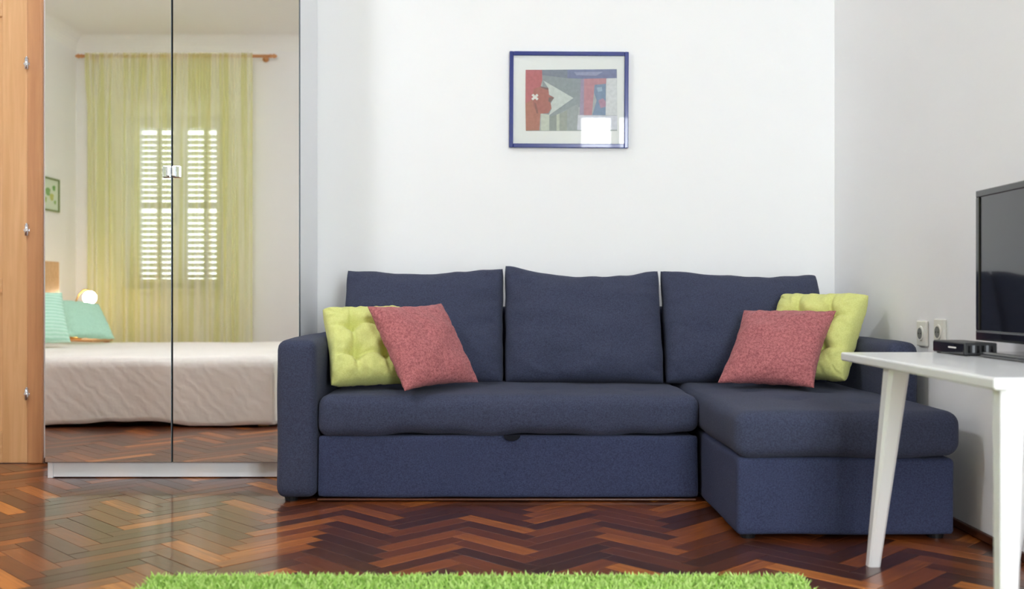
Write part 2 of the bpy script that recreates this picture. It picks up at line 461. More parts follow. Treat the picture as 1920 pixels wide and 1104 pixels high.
DX0, DX1, DZ1 = -3.10, -2.266, 2.22        # door opening
obj('wall_back', mesh_of(wall_boxes('y', YB, .14, XL - .2, XR + .2, -.05, HC + .1, [(DX0, DX1, 0, DZ1)]), 'wall_back', M['wall']), kind='structure')
obj('wall_right', mesh_of(wall_boxes('x', XR, .2, YF - .3, YB, -.05, HC + .1, []), 'wall_right', M['wall']), kind='structure')
obj('wall_left', mesh_of(wall_boxes('x', XL, -.2, YF - .3, YB, -.05, HC + .1, []), 'wall_left', M['wall']), kind='structure')
obj('wall_front', mesh_of(wall_boxes('y', YF, -.30, XL, XR, -.05, HC + .1, [W1, W2]), 'wall_front', M['wall']), kind='structure')
box('ceiling', (XL, YF, HC), (XR, YB, HC + .1), M['ceiling'], bev=0, kind='structure')

def cove(name, p0, p1, inward):
    """concave plaster cove between wall and ceiling"""
    r = .13; bm = bmesh.new(); inn = Vector(inward); rows = []
    for P in (p0, p1):
        row = [bm.verts.new(Vector(P))]
        for k in range(9):
            a = k / 8 * math.pi / 2
            row.append(bm.verts.new(Vector(P) + inn * (r - r * math.cos(a)) + Vector((0, 0, -r + r * math.sin(a)))))
        rows.append(row)
    for k in range(1, 9): bm.faces.new((rows[0][k], rows[1][k], rows[1][k + 1], rows[0][k + 1]))
    bm.faces.new((rows[0][0], rows[1][0], rows[1][1], rows[0][1])); bm.faces.new((rows[0][9], rows[1][9], rows[1][0], rows[0][0]))
    bm.faces.new(rows[0]); bm.faces.new(rows[1][::-1])
    bmesh.ops.recalc_face_normals(bm, faces=bm.faces)
    obj(name, mesh_of(bm, name, M['ceiling'], False), kind='structure')
cove('trim_1', (XL, YF, HC), (XR, YF, HC), (0, 1, 0)); cove('trim_2', (XL, YF, HC), (XL, YB, HC), (1, 0, 0))
cove('trim_3', (XR, YF, HC), (XR, YB, HC), (-1, 0, 0)); cove('trim_4', (XL, YB, HC), (XR, YB, HC), (0, -1, 0))

# skirting: a low dark quarter-round
box('baseboard_right', (XR - .016, YF, 0), (XR, YB - .016, .028), M['skirting'], bev=.006, kind='structure')
boxes('baseboard_back', [((-2.19, YB - .016, 0), (XR, YB, .028)), ((XL, YB - .016, 0), (DX0 - .075, YB, .028))], M['skirting'], bev=.006, kind='structure')
box('baseboard_left', (XL, YF, 0), (XL + .016, YB - .016, .028), M['skirting'], bev=.006, kind='structure')
box('baseboard_front', (XL + .016, YF, 0), (XR - .016, YF + .016, .028), M['skirting'], bev=.006, kind='structure')

# ------------------------------------------------------------------ herringbone floor
floor = box('floor', (XL, YF, -.05), (XR, YB, -.006), M['subfloor'], bev=0, kind='structure')
PL, PW = .325, .065; GAP = .0007; OFFX = .083; OFFY = .02
R45 = math.radians(45)
def fr2w(x, y):
    c = math.cos(R45); return (c * x - c * y + OFFX, c * x + c * y + OFFY)
def clip(poly, x0, x1, y0, y1):
    for ax, lim, s in ((0, x0, 1), (0, x1, -1), (1, y0, 1), (1, y1, -1)):
        out = []
        for i in range(len(poly)):
            p, q = poly[i], poly[(i + 1) % len(poly)]
            pi, qi = (p[ax] - lim) * s >= 0, (q[ax] - lim) * s >= 0
            if pi: out.append(p)
            if pi != qi:
                t = (lim - p[ax]) / (q[ax] - p[ax]); out.append((p[0] + t * (q[0] - p[0]), p[1] + t * (q[1] - p[1])))
        poly = out
        if len(poly) < 3: return []
    return poly
def pix(x, y, z=0.0):
    return 960 + x / y * F, 556 + (HZ - z) / y * F
covers = [(-.88, 1.40, 3.80, 4.7), (.74, 1.40, 3.22, 4.7), (-1.98, -.93, 4.29, 4.7), (-.95, .76, 1.4, 2.64)]
planks = []
rng = random.Random(5)
for a in range(-75, 150):
    for b in range(-14, 14):
        for kind in (0, 1):
            ox, oy = a * PW + b * PL, a * PW - b * PL
            c = (ox + PL / 2, oy + PW / 2) if kind == 0 else (ox + PL + PW / 2, oy + W1[2] * 0 + PW - PL / 2)
            X, Y = fr2w(*c)
            if not (XL - .25 < X < XR + .25 and YF - .25 < Y < YB + .25): continue
            ang = R45 if kind == 0 else R45 * 3
            ca, sa = math.cos(ang), math.sin(ang); hl, hw = PL / 2 - GAP, PW / 2 - GAP
            poly = [(X + ca * p - sa * q, Y + sa * p + ca * q) for p, q in ((-hl, -hw), (hl, -hw), (hl, hw), (-hl, hw))]
            cp = clip(poly, XL + .001, XR - .001, YF + .001, YB - .001)
            if not cp: continue
            whole = all(abs(p[0] - q[0]) + abs(p[1] - q[1]) < 1e-6 for p, q in zip(cp, poly)) and len(cp) == 4
            vis = 0.0
            if Y > 2.45 and whole:
                hits = 0; n = 0
                for p, q in ((-.9, -.9), (.9, -.9), (.9, .9), (-.9, .9), (0, 0), (-.5, 0), (.5, 0)):
                    xx, yy = X + ca * p * hl - sa * q * hw, Y + sa * p * hl + ca * q * hw; n += 1
                    if any(k[0] < xx < k[1] and k[2] < yy < k[3] for k in covers): continue
                    px, py = pix(xx, yy)
                    if 0 < px < 1920 and py < 1104: hits += 1
                vis = hits / n / (Y ** 3)
            planks.append((vis, X, Y, ang, cp, whole))
planks.sort(key=lambda t: -t[0])
def plank_mesh():
    bm = bmesh.new(); hl, hw = PL / 2 - GAP, PW / 2 - GAP; ch = .0012
    rings = []
    for z, ins in ((-.006, 0), (-.0005, 0), (0, ch * .6)):
        rings.append([bm.verts.new((sx * (hl - ins), sy * (hw - ins), z)) for sx, sy in ((-1, -1), (1, -1), (1, 1), (-1, 1))])
    for r in range(2):
        for k in range(4): bm.faces.new((rings[r][k], rings[r][(k + 1) % 4], rings[r + 1][(k + 1) % 4], rings[r + 1][k]))
    bm.faces.new(rings[2]); bm.faces.new(rings[0][::-1])
    return mesh_of(bm, 'plank', M['plank'])
pm = plank_mesh()
n_ind = 0; rest = []
for p in planks:
    if p[0] > 0 and n_ind < 300:
        o = obj('plank', pm, floor, (p[1], p[2], -.0002 + rng.uniform(-.0003, .0003)), (rng.gauss(0, .0014), rng.gauss(0, .0008), p[3])); n_ind += 1
    else: rest.append(p)
verts, faces, uvs, tones = [], [], [], []
for vis, X, Y, ang, cp, whole in rest:
    ca, sa = math.cos(ang), math.sin(ang); tone = rng.random(); s = len(verts); n = len(cp)
    tx, ty = rng.gauss(0, .002), rng.gauss(0, .002)
    cx = sum(q[0] for q in cp) / n; cy = sum(q[1] for q in cp) / n
    for z, ins in ((-.006, 0), (-.0005, 0), (0, .0008)):
        for q in cp:
            dx, dy = cx - q[0], cy - q[1]; l = math.hypot(dx, dy) or 1
            x_, y_ = q[0] + dx / l * ins, q[1] + dy / l * ins
            verts.append((x_, y_, z + (tx * (x_ - X) + ty * (y_ - Y) if z > -.003 else 0) - .0003))
    def addf(f):
        faces.append(f); tones.append(tone)
        for i in f:
            vx, vy = verts[i][0] - X, verts[i][1] - Y
            uvs.append((ca * vx + sa * vy + X * 3.1, -sa * vx + ca * vy + Y * 2.3))
    for r in range(2):
        for k in range(n): addf((s + r * n + k, s + r * n + (k + 1) % n, s + (r + 1) * n + (k + 1) % n, s + (r + 1) * n + k))
    addf(tuple(s + 2 * n + k for k in range(n)))
me = bpy.data.meshes.new('planks_further_off'); me.from_pydata(verts, [], faces)
uvl = me.uv_layers.new(name='grain'); uvl.data.foreach_set('uv', [c for uv in uvs for c in uv])
at = me.attributes.new('tone', 'FLOAT', 'FACE'); at.data.foreach_set('value', tones)
me.materials.append(M['plank_stuff']); obj('planks', me, floor, kind='stuff')

# ------------------------------------------------------------------ door at the left end of the back wall
door = root('door_1', ((DX0 + DX1) / 2, YB, 0), kind='structure')
fw = .072
box('jamb', (DX1, YB - .022, .0), (DX1 + fw, YB - .0005, DZ1 + fw), M['oak_frame'], door, bev=.006)
box('jamb', (DX0 - fw, YB - .022, .0), (DX0, YB - .0005, DZ1 + fw), M['oak_frame'], door, bev=.006)
box('head_jamb', (DX0, YB - .022, DZ1), (DX1, YB - .0005, DZ1 + fw), M['oak_h'], door, bev=.006)
lx0, lx1, lz0, lz1, ly0, ly1 = DX0 + .002, DX1 - .002, .0015, DZ1 - .002, YB - .012, YB + .028
leaf = root('door_leaf', (lx0, ly0, 0)); leaf.parent = door; leaf.matrix_parent_inverse = world_of(door).inverted()
sw = .118
for x0 in (lx0, lx1 - sw): box('stile', (x0, ly0, lz0), (x0 + sw, ly1, lz1), M['oak'], leaf, bev=.004)
zr = [(lz0, .15), (.798, .866), (2.09, lz1)]
for z0, z1 in zr: box('rail', (lx0 + sw, ly0, z0), (lx1 - sw, ly1, z1), M['oak_h'], leaf, bev=.004)
for z0, z1 in ((.15, .798), (.866, 2.09)):
    box('panel', (lx0 + sw, ly0 + .014, z0), (lx1 - sw, ly1 - .01, z1), M['oak'], leaf, bev=0)
    box('raised_field', (lx0 + sw + .035, ly0 + .006, z0 + .035), (lx1 - sw - .035, ly0 + .0145, z1 - .035), M['oak'], leaf, bev=.006)
tube('door_handle', [(lx0 + .06, ly0 - .002, 1.02), (lx0 + .06, ly0 - .045, 1.02), (lx0 + .075, ly0 - .055, 1.02), (lx0 + .17, ly0 - .055, 1.02)], .009, M['steel'], leaf)
for z in (1.866, 1.09, .325):
    h = tube('hinge', [(DX1 + .004, YB - .030, z - .026), (DX1 + .004, YB - .030, z + .026)], .0095, M['chrome'], door, 14)
    tube('hinge_finial', [(DX1 + .004, YB - .030, z + .0265), (DX1 + .004, YB - .030, z + .034)], [.006, .002], M['chrome'], h, 12)
    box('hinge_leaf', (DX1 - .012, YB - .0265, z - .005), (DX1 + .016, YB - .0235, z + .005), M['chrome'], h, bev=.0005)

# ------------------------------------------------------------------ windows
def window(name, W, shutters, yglass):
    x0, x1, z0, z1 = W
    r = root(name, ((x0 + x1) / 2, yglass, z0), kind='structure')
    f = .05
    for lo, hi in (((x0, x0 + f), (z0, z1)), ((x1 - f, x1), (z0, z1)), ((x0 + f, x1 - f), (z0, z0 + f)), ((x0 + f, x1 - f), (z1 - f, z1))):
        box('window_frame', (lo[0], yglass - .035, hi[0]), (lo[1], yglass + .035, hi[1]), M['window_white'], r, bev=.004)
    mid = (x0 + x1) / 2
    for a, b in ((x0 + f, mid), (mid, x1 - f)):
        s = .042
        sash = boxes('sash', [((a, yglass - .02, z0 + f), (a + s, yglass + .045, z1 - f)), ((b - s, yglass - .02, z0 + f), (b, yglass + .045, z1 - f)),
                              ((a + s, yglass - .02, z0 + f), (b - s, yglass + .045, z0 + f + s)), ((a + s, yglass - .02, z1 - f - s), (b - s, yglass + .045, z1 - f))], M['window_white'], r, bev=.003)
        box('pane', (a + s, yglass + .008, z0 + f + s), (b - s, yglass + .012, z1 - f - s), M['glass'], sash, bev=0)
    tube('window_handle', [(mid, yglass + .046, 1.55), (mid, yglass + .075, 1.55), (mid, yglass + .085, 1.54), (mid, yglass + .085, 1.45)], .008, M['steel'], r)
    box('window_sill', (x0 - .04, yglass + .03, z0 - .03), (x1 + .04, YF + .05, z0), M['window_white'], r, bev=.005)
    if shutters:
        ys = YF - .27
        slat_me = None
        for a, b in ((x0 + .02, mid - .005), (mid + .005, x1 - .02)):
            s = .04; cm = (a + b) / 2
            sh = boxes('shutter', [((a, ys - .018, z0 + .02), (a + s, ys + .018, z1 - .02)), ((b - s, ys - .018, z0 + .02), (b, ys + .018, z1 - .02)), ((cm - s / 2, ys - .018, z0 + .02), (cm + s / 2, ys + .018, z1 - .02)),
                                   ((a + s, ys - .018, z0 + .02), (b - s, ys + .018, z0 + .09)), ((a + s, ys - .018, z1 - .09), (b - s, ys + .018, z1 - .02)), ((a + s, ys - .018, 1.60), (b - s, ys + .018, 1.66))], M['shutter'], r, bev=.002)
            for c0, c1 in ((a + s, cm - s / 2), (cm + s / 2, b - s)):
                if slat_me is None:
                    bm = bmesh.new(); bmbox(bm, (-(c1 - c0) / 2, -.026, -.004), ((c1 - c0) / 2, .026, .004), .0015, 1); slat_me = mesh_of(bm, 'slat', M['shutter'])
                z = z0 + .12
                while z < z1 - .1:
                    if not 1.585 < z < 1.675:
                        obj('slat', slat_me, sh, ((c0 + c1) / 2, ys, z), (math.radians(34), 0, 0))
                    z += .052
    return r
window('window_1', W1, True, YF - .16)
window('window_2', W2, False, YF - .16)

# ------------------------------------------------------------------ mirrored wardrobe
WX0, WX1, WY, WZ = -2.0, -.910, 4.262, 2.36
wd = root('mirrored_wardrobe', ((WX0 + WX1) / 2, 4.46, 0), 'tall white wardrobe with two full-height mirror doors beside the sofa', 'wardrobe')
ky = WY + .022
box('side_panel', (WX0 + .002, ky, 0), (WX0 + .024, YB - .003, WZ), M['white_lam'], wd, bev=.001)
box('side_panel', (WX1 - .024, ky, 0), (WX1 - .002, YB - .003, WZ), M['white_lam'], wd, bev=.001)
box('top_panel', (WX0 + .024, ky, WZ - .022), (WX1 - .024, YB - .003, WZ), M['white_lam'], wd, bev=.001)
box('bottom_panel', (WX0 + .024, ky, .066), (WX1 - .024, YB - .003, .088), M['white_lam'], wd, bev=.001)
box('back_panel', (WX0 + .024, YB - .010, .088), (WX1 - .024, YB - .003, WZ - .022), M['white_lam'], wd, bev=0)
box('plinth', (WX0 + .0245, ky + .004, .004), (WX1 - .0245, ky + .022, .0655), M['white_lam'], wd, bev=.001)
mid = (WX0 + WX1) / 2
for x0, x1, s in ((WX0, mid - .0025, 1), (mid + .0025, WX1, -1)):
    dr = box('door', (x0, WY + .003, .070), (x1, WY + .021, WZ + .001), M['alu'], wd, bev=.001)
    box('mirror_panel', (x0 + .002, WY - .001, .072), (x1 - .002, WY + .0029, WZ - .001), M['mirror'], dr, bev=0)
    xe = x1 if s == 1 else x0
    xa, xb = (xe - .036, xe - .001) if s == 1 else (xe + .001, xe + .036)
    hd = box('handle', (xa, WY - .010, 1.288), (xb, WY - .0012, 1.340), M['chrome'], dr, bev=.004)
    xc = xe - .009 * s
    box('grip', (xc - .006, WY - .026, 1.292), (xc + .006, WY - .0102, 1.336), M['chrome'], hd, bev=.004)

# ------------------------------------------------------------------ corner sofa with chaise
sofa = root('corner_sofa', (.28, 4.10, 0), 'navy blue corner sofa with three back cushions and a chaise on the right', 'sofa')
SY = 3.775; BK = 4.655
navy, nb = M['navy'], M['navy_base']
SL0, SL1 = -.897, -.745                     # left arm
CX0, CX1 = .715, 1.425                      # chaise
RA0, RA1 = 1.365, 1.475                     # right arm
def arm_disp(p, u): return p
soft_box('armrest', (SL0, SY, .014), (SL1, BK, .615), .035, navy, sofa, (14, 30, 24), puff=(.004, .006, .008), seed=1, wob=.003)
soft_box('armrest', (RA0, 3.60, .014), (RA1, BK, .612), .035, navy, sofa, (12, 28, 24), puff=(.003, .006, .006), seed=2, wob=.003)
soft_box('back_frame', (SL1 + .002, 4.50, .05), (RA0 - .002, BK, .735), .03, navy, sofa, (40, 8, 16), seed=3, wob=.003)
tuft_seat = [(-.42, 4.02), (.10, 3.98), (.36, 4.06), (-.10, 4.20), (.50, 3.97)]
def dimple(pts, rad, dep):
    def f(p, u):
        if u.z > 0:
            for x, y in pts:
                p = p - Vector((0, 0, dep * math.exp(-((p.x - x) ** 2 + (p.y - y) ** 2) / rad ** 2)))
        return p
    return f
ds = dimple(tuft_seat, .045, .010)
def seat_disp(p, u):
    p = ds(p, u)
    if u.z < -.5:                           # scalloped lower edge above the drawer
        p = p + Vector((0, 0, .006 * math.sin(p.x * 13.0) + .004 * math.sin(p.x * 29 + 1)))
    if u.y < -.8: p = p + Vector((0, -.006 * math.sin(p.x * 9 + 1), 0))
    return p
soft_box('seat_cushion', (SL1 + .004, SY - .002, .252), (.712, 4.50, .405), .045, navy, sofa, (70, 34, 12), disp=seat_disp, puff=(0, .012, .012), seed=4, wob=.005)
soft_box('drawer_front', (SL1 + .006, SY + .010, .016), (.708, SY + .05, .250), .012, nb, sofa, (40, 6, 14), seed=5, wob=.0025)
soft_box('seat_base', (SL1 + .006, SY + .054, .03), (.70, 4.498, .245), .012, nb, sofa, (20, 10, 8), seed=6, wob=.001)
box('bottom_trim', (SL1 + .004, SY + .012, .004), (.70, SY + .03, .0115), M['skirting'], sofa, bev=.002)
bm = bmesh.new()                            # flat cloth tab hanging out from under the seat
rim = [(.032 * math.cos(math.pi + math.pi * k / 12), .022 * math.sin(math.pi + math.pi * k / 12)) for k in range(13)]
fr_ = [bm.verts.new((x, SY - .010, .256 + z)) for x, z in rim]; bk_ = [bm.verts.new((x, SY - .004, .256 + z)) for x, z in rim]
bm.faces.new(fr_); bm.faces.new(bk_[::-1])
for k in range(13): bm.faces.new((fr_[k], bk_[k], bk_[(k + 1) % 13], fr_[(k + 1) % 13]))
bmesh.ops.recalc_face_normals(bm, faces=bm.faces)
pt = mesh_of(bm, 'pull_tab', mat('black_webbing', (26, 27, 34), .95, spec=.1)); c = recenter(pt); obj('pull_tab', pt, sofa, c)
dc = dimple([(1.0, 3.55), (.92, 3.85), (1.18, 3.78), (1.22, 3.45)], .05, .012)
def ch_disp(p, u):
    p = dc(p, u)
    if u.z < -.5: p = p + Vector((0, 0, .004 * math.sin(p.x * 14)))
    return p
soft_box('chaise_cushion', (CX0 + .001, 3.175, .262), (CX1 + .012, 4.498, .412), .045, navy, sofa, (50, 60, 12), disp=ch_disp, puff=(.006, .012, .010), seed=7, wob=.005)
soft_box('chaise_base', (CX0 + .008, 3.190, .014), (CX1 - .006, 4.498, .262), .014, nb, sofa, (40, 44, 14), seed=8, wob=.003)
for x, y in ((SL0 + .05, SY + .05), (SL0 + .05, BK - .06), (CX0 + .05, 3.235), (CX1 - .05, 3.235), (RA1 - .06, BK - .06)):
    bm = bmesh.new(); tube_bm(bm, [(x, y, .0), (x, y, .020)], [.024, .028], 16)
    me = mesh_of(bm, 'foot', M['black_plastic']); c = recenter(me); obj('foot', me, sofa, c)

def back_cushion(x0, x1, ztl, ztr, seed, slump=.022):
    """plump back cushion with pulled-up top corners, leaning on the frame"""
    w_ = x1 - x0
    def cb(p, s, t):
        # lift the two top corners, let the top edge sag
        k = (t + 1) / 2
        lift = ztl * (1 - s) / 2 + ztr * (1 + s) / 2
        p.y += lift * k ** 2 - slump * k ** 3 * (1 - s * s) + .008 * k ** 3 * noise.noise(Vector((s * 4 + seed, 1, 2)))
        p.z += .02 * (1 - k) * (1 - s * s)
        p.x += .004 * noise.noise(Vector((seed, t * 3, s)))
        return p
    return pillow('back_cushion', (x0, 4.275, .405), (w_, 0, 0), (0, .165, .475), .23, navy, sofa, N=60, pinch=.012, pw=.34, power=2.7, square=.16, seed=seed, wrinkle=.005, mesh_cb=cb)
back_cushion(-.738, -.036, .024, .032, 11, .036)
back_cushion(-.034, .655, .046, .020, 12, .056)
back_cushion(.657, 1.358, .020, -.004, 13, .028)

# ------------------------------------------------------------------ throw cushions
tf = [(-.36, .36, .85, .24), (.36, .36, .85, .24), (-.36, -.36, .85, .24), (.36, -.36, .85, .24)]
def tufted(BL, u, up, T, seed, label):
    o = pillow('tufted_cushion', BL, u, up, T, M['yellow'], None, N=72, pinch=.10, pw=.36, power=2.6, seed=seed, wrinkle=.008, tufts=tf, square=.5, label=label, cat='cushion', group='lime throw cushions on the sofa')
    a, b, n_ = basis(u, up); C = o.matrix_basis.translation
    for ts, tt, _, _ in tf:
        p = C + a * (ts * Vector(u).length / 2) + b * (tt * Vector(up).length / 2) + n_ * (T * .5 * .10)
        Mx = o.matrix_basis.copy(); Mx.translation = p
        bm = bmesh.new(); bmesh.ops.create_uvsphere(bm, u_segments=12, v_segments=8, radius=.009)
        for v in bm.verts: v.co.z *= .5
        obj('button', mesh_of(bm, 'button', M['yellow'], True), o, M=Mx)
    return o
tufted((-.680, 3.890, .430), (.33, .11, .006), (-.140, .180, .300), .165, 21, 'lime tufted cushion leaning in the corner of the left armrest')
tufted((1.01, 4.105, .448), (.285, -.285, .0), (.135, .165, .345), .165, 22, 'lime tufted cushion on the chaise behind a dusty pink cushion')
pillow('throw_cushion', (-.405, 3.742, .424), (.27, .265, .01), (-.160, .155, .318), .15, M['pink'], None, N=64, pinch=.10, pw=.46, seed=23, wrinkle=.005, label='dusty pink cushion leaning over the lime one by the left armrest', cat='cushion', group='pink throw cushions on the sofa')
pillow('throw_cushion', (.806, 3.962, .438), (.315, -.225, .0), (.175, .20, .285), .15, M['pink'], None, N=64, pinch=.10, pw=.46, seed=24, wrinkle=.005, label='dusty pink cushion on the chaise in front of a lime one', cat='cushion', group='pink throw cushions on the sofa')

# ------------------------------------------------------------------ framed print on the back wall
pcx, pcz, pw_, ph_ = .266, 1.700, .557, .450
pic = root('framed_print', (pcx, YB, pcz - ph_ / 2), 'blue framed abstract print hanging above the sofa', 'picture')
PR = Matrix.Translation((pcx, YB - .012, pcz)) @ Matrix.Rotation(math.radians(.35), 4, 'Y')
def pbar(name, lo, hi, m, parent, bev=.003):
    bm = bmesh.new(); bmbox(bm, lo, hi, bev); me = mesh_of(bm, name, m); c = recenter(me)
    return obj(name, me, parent, M=PR @ Matrix.Translation(c))
fb = .019
for lo, hi in (((-pw_ / 2, -ph_ / 2), (-pw_ / 2 + fb, ph_ / 2)), ((pw_ / 2 - fb, -ph_ / 2), (pw_ / 2, ph_ / 2)), ((-pw_ / 2 + fb, -ph_ / 2), (pw_ / 2 - fb, -ph_ / 2 + fb)), ((-pw_ / 2 + fb, ph_ / 2 - fb), (pw_ / 2 - fb, ph_ / 2))):
    pbar('frame_bar', (lo[0], -.010, lo[1]), (hi[0], .0115, hi[1]), M['blue_frame'], pic)
pbar('mat_board', (-pw_ / 2 + fb, .003, -ph_ / 2 + fb), (pw_ / 2 - fb, .010, ph_ / 2 - fb), M['mat_board'], pic, 0)
pbar('glass', (-pw_ / 2 + fb, -.0065, -ph_ / 2 + fb), (pw_ / 2 - fb, -.005, ph_ / 2 - fb), M['picture_glass'], pic, 0)
ART_AND_GLARE = [  # colour, outline in the crop of the print; some shapes are painted glass reflections
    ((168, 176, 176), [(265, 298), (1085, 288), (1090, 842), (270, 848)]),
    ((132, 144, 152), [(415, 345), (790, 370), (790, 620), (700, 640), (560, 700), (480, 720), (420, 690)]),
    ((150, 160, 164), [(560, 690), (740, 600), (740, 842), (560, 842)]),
    ((206, 214, 196), [(405, 690), (480, 700), (480, 843), (405, 843)]),  # stripes from here on: curtain reflection in the glass, painted in
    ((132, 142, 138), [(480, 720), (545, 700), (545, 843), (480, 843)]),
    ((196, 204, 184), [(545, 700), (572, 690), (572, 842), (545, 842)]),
    ((148, 156, 146), [(572, 690), (640, 660), (640, 842), (572, 842)]),  # last stripe of the painted curtain reflection
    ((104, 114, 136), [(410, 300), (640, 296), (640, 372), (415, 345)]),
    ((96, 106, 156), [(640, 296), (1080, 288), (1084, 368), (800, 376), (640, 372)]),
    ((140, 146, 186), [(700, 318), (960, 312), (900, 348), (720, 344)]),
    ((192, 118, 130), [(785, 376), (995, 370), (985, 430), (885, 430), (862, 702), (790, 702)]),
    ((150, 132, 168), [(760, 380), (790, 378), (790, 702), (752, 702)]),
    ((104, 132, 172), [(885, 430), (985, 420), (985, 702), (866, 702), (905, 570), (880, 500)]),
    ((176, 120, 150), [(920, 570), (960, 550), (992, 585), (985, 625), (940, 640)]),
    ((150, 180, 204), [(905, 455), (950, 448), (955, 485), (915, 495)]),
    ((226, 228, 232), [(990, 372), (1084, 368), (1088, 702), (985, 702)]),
    ((224, 224, 238), [(736, 702), (1090, 706), (1090, 832), (730, 836)]),  # window reflected in the glass, painted as a white shape
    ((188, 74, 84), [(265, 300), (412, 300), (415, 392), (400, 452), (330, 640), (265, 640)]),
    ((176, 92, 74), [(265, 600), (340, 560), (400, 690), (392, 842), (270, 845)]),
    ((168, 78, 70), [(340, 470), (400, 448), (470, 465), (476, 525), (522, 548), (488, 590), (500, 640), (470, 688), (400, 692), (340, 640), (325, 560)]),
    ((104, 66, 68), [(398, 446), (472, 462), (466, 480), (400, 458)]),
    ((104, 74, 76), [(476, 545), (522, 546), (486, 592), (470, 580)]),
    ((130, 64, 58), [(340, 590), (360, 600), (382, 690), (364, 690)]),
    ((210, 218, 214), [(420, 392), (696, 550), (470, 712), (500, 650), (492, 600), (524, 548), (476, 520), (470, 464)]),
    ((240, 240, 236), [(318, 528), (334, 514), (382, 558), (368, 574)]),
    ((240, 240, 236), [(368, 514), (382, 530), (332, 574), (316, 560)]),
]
bm = bmesh.new(); cols = []
k_ = 1 / 4.8
for n, (c, poly) in enumerate(ART_AND_GLARE):
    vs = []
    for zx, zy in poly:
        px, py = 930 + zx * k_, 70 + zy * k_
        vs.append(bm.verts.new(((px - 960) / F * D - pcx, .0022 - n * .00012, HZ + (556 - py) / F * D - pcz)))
    bm.faces.new(vs); cols.append(lin([v * .68 + 76 for v in c]))  # colours lifted toward white: reflection haze of the glass painted in
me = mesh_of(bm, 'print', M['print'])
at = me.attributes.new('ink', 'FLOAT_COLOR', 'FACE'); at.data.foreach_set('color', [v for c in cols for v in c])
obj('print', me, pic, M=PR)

# ------------------------------------------------------------------ side table, television, receiver
TX0, TX1, TY0, TY1, TZ = 1.008, 1.478, 2.080, 3.055, .610
tab = root('white_side_table', (1.24, 2.58, 0), 'white lacquered side table with tapered legs carrying the television', 'table')
soft = box('tabletop', (TX0, TY0, TZ - .026), (TX1, TY1, TZ), M['white_lacq'], tab, bev=.006, seg=3)
def taper_leg(top, bot, wt, wb):
    bm = bmesh.new(); rings = []
    for P, w_ in ((top, wt), (bot, wb)):
        P = Vector(P); q = w_ / 2; cch = q * .35
        rings.append([bm.verts.new(P + Vector((x, y, 0))) for x, y in ((-q + cch, -q), (q - cch, -q), (q, -q + cch), (q, q - cch), (q - cch, q), (-q + cch, q), (-q, q - cch), (-q, -q + cch))])
    for k in range(8): bm.faces.new((rings[0][k], rings[0][(k + 1) % 8], rings[1][(k + 1) % 8], rings[1][k]))
    bm.faces.new(rings[0]); bm.faces.new(rings[1]); bmesh.ops.recalc_face_normals(bm, faces=bm.faces)
    me = mesh_of(bm, 'leg', M['white_lacq']); c = recenter(me); return obj('leg', me, tab, c)
for xt, xb in ((1.053, 1.046), (1.440, 1.447)):
    taper_leg((xt, 2.725, TZ - .026), (xb, 2.885, 0), .058, .034)
    taper_leg((xt + (.002 if xt < 1.2 else 0), 2.113, TZ - .026), (xb - (.003 if xt < 1.2 else 0), 2.105, 0), .054, .034)

tv = root('flat_television', (1.40, 2.62, TZ), 'flat black television standing on the white side table', 'television')
ty0, ty1, tz0, tz1, tx = 2.245, 2.985, .650, 1.096, 1.398
bm = bmesh.new(); bmbox(bm, (tx, ty0, tz0), (tx + .045, ty1, tz1), .006)
me = mesh_of(bm, 'housing', M['black_plastic']); c = recenter(me); obj('housing', me, tv, c)
bz = .020
boxes('bezel', [((tx - .008, ty0, tz1 - bz), (tx - .0005, ty1, tz1)), ((tx - .008, ty0, tz0), (tx - .0005, ty1, tz0 + .030)), ((tx - .008, ty0, tz0 + .030), (tx - .0005, ty0 + bz, tz1 - bz)), ((tx - .008, ty1 - bz, tz0 + .030), (tx - .0005, ty1, tz1 - bz))], M['black_gloss'], tv, bev=.002)
box('screen', (tx - .0035, ty0 + bz, tz0 + .030), (tx - .0006, ty1 - bz, tz1 - bz), M['screen'], tv, bev=0)
box('silver_trim', (tx - .0095, ty0 + .01, tz0 + .024), (tx - .0082, ty1 - .01, tz0 + .027), M['grey_plastic'], tv, bev=0)  # grey strip stands in for the highlight along the lower bezel
box('stand_neck', (tx + .006, 2.54, TZ + .012), (tx + .030, 2.70, tz0 + .03), M['black_plastic'], tv, bev=.004)
soft_box('stand_base', (tx - .085, 2.42, TZ + .0005), (tx + .068, 2.80, TZ + .016), .007, M['black_gloss'], tv, (12, 20, 4), wob=0)

stb = root('set_top_box', (1.33, 2.94, TZ), 'small black receiver box on the table beside the television', 'receiver')
box('casing', (1.288, 2.835, TZ + .003), (1.382, 3.045, TZ + .038), M['black_plastic'], stb, bev=.003)
box('front_panel', (1.2865, 2.838, TZ + .006), (1.2882, 3.042, TZ + .034), M['black_gloss'], stb, bev=0)
box('label_strip', (1.2858, 2.885, TZ + .020), (1.2866, 2.935, TZ + .024), M['socket'], stb, bev=0)
for k in range(6): box('vent', (1.298 + k * .013, 2.8342, TZ + .010), (1.305 + k * .013, 2.8352, TZ + .031), M['grey_plastic'] if k % 3 == 1 else M['black_gloss'], stb, bev=0)
for x in (1.30, 1.37):
    for y in (2.85, 3.03): tube('foot', [(x, y, TZ + .0002), (x, y, TZ + .0032)], .006, M['black_plastic'], stb, 10)
rem = root('adapter', (1.30, 2.38, TZ), 'small dark adapter lying on the table at the television stand', 'adapter') if False else None

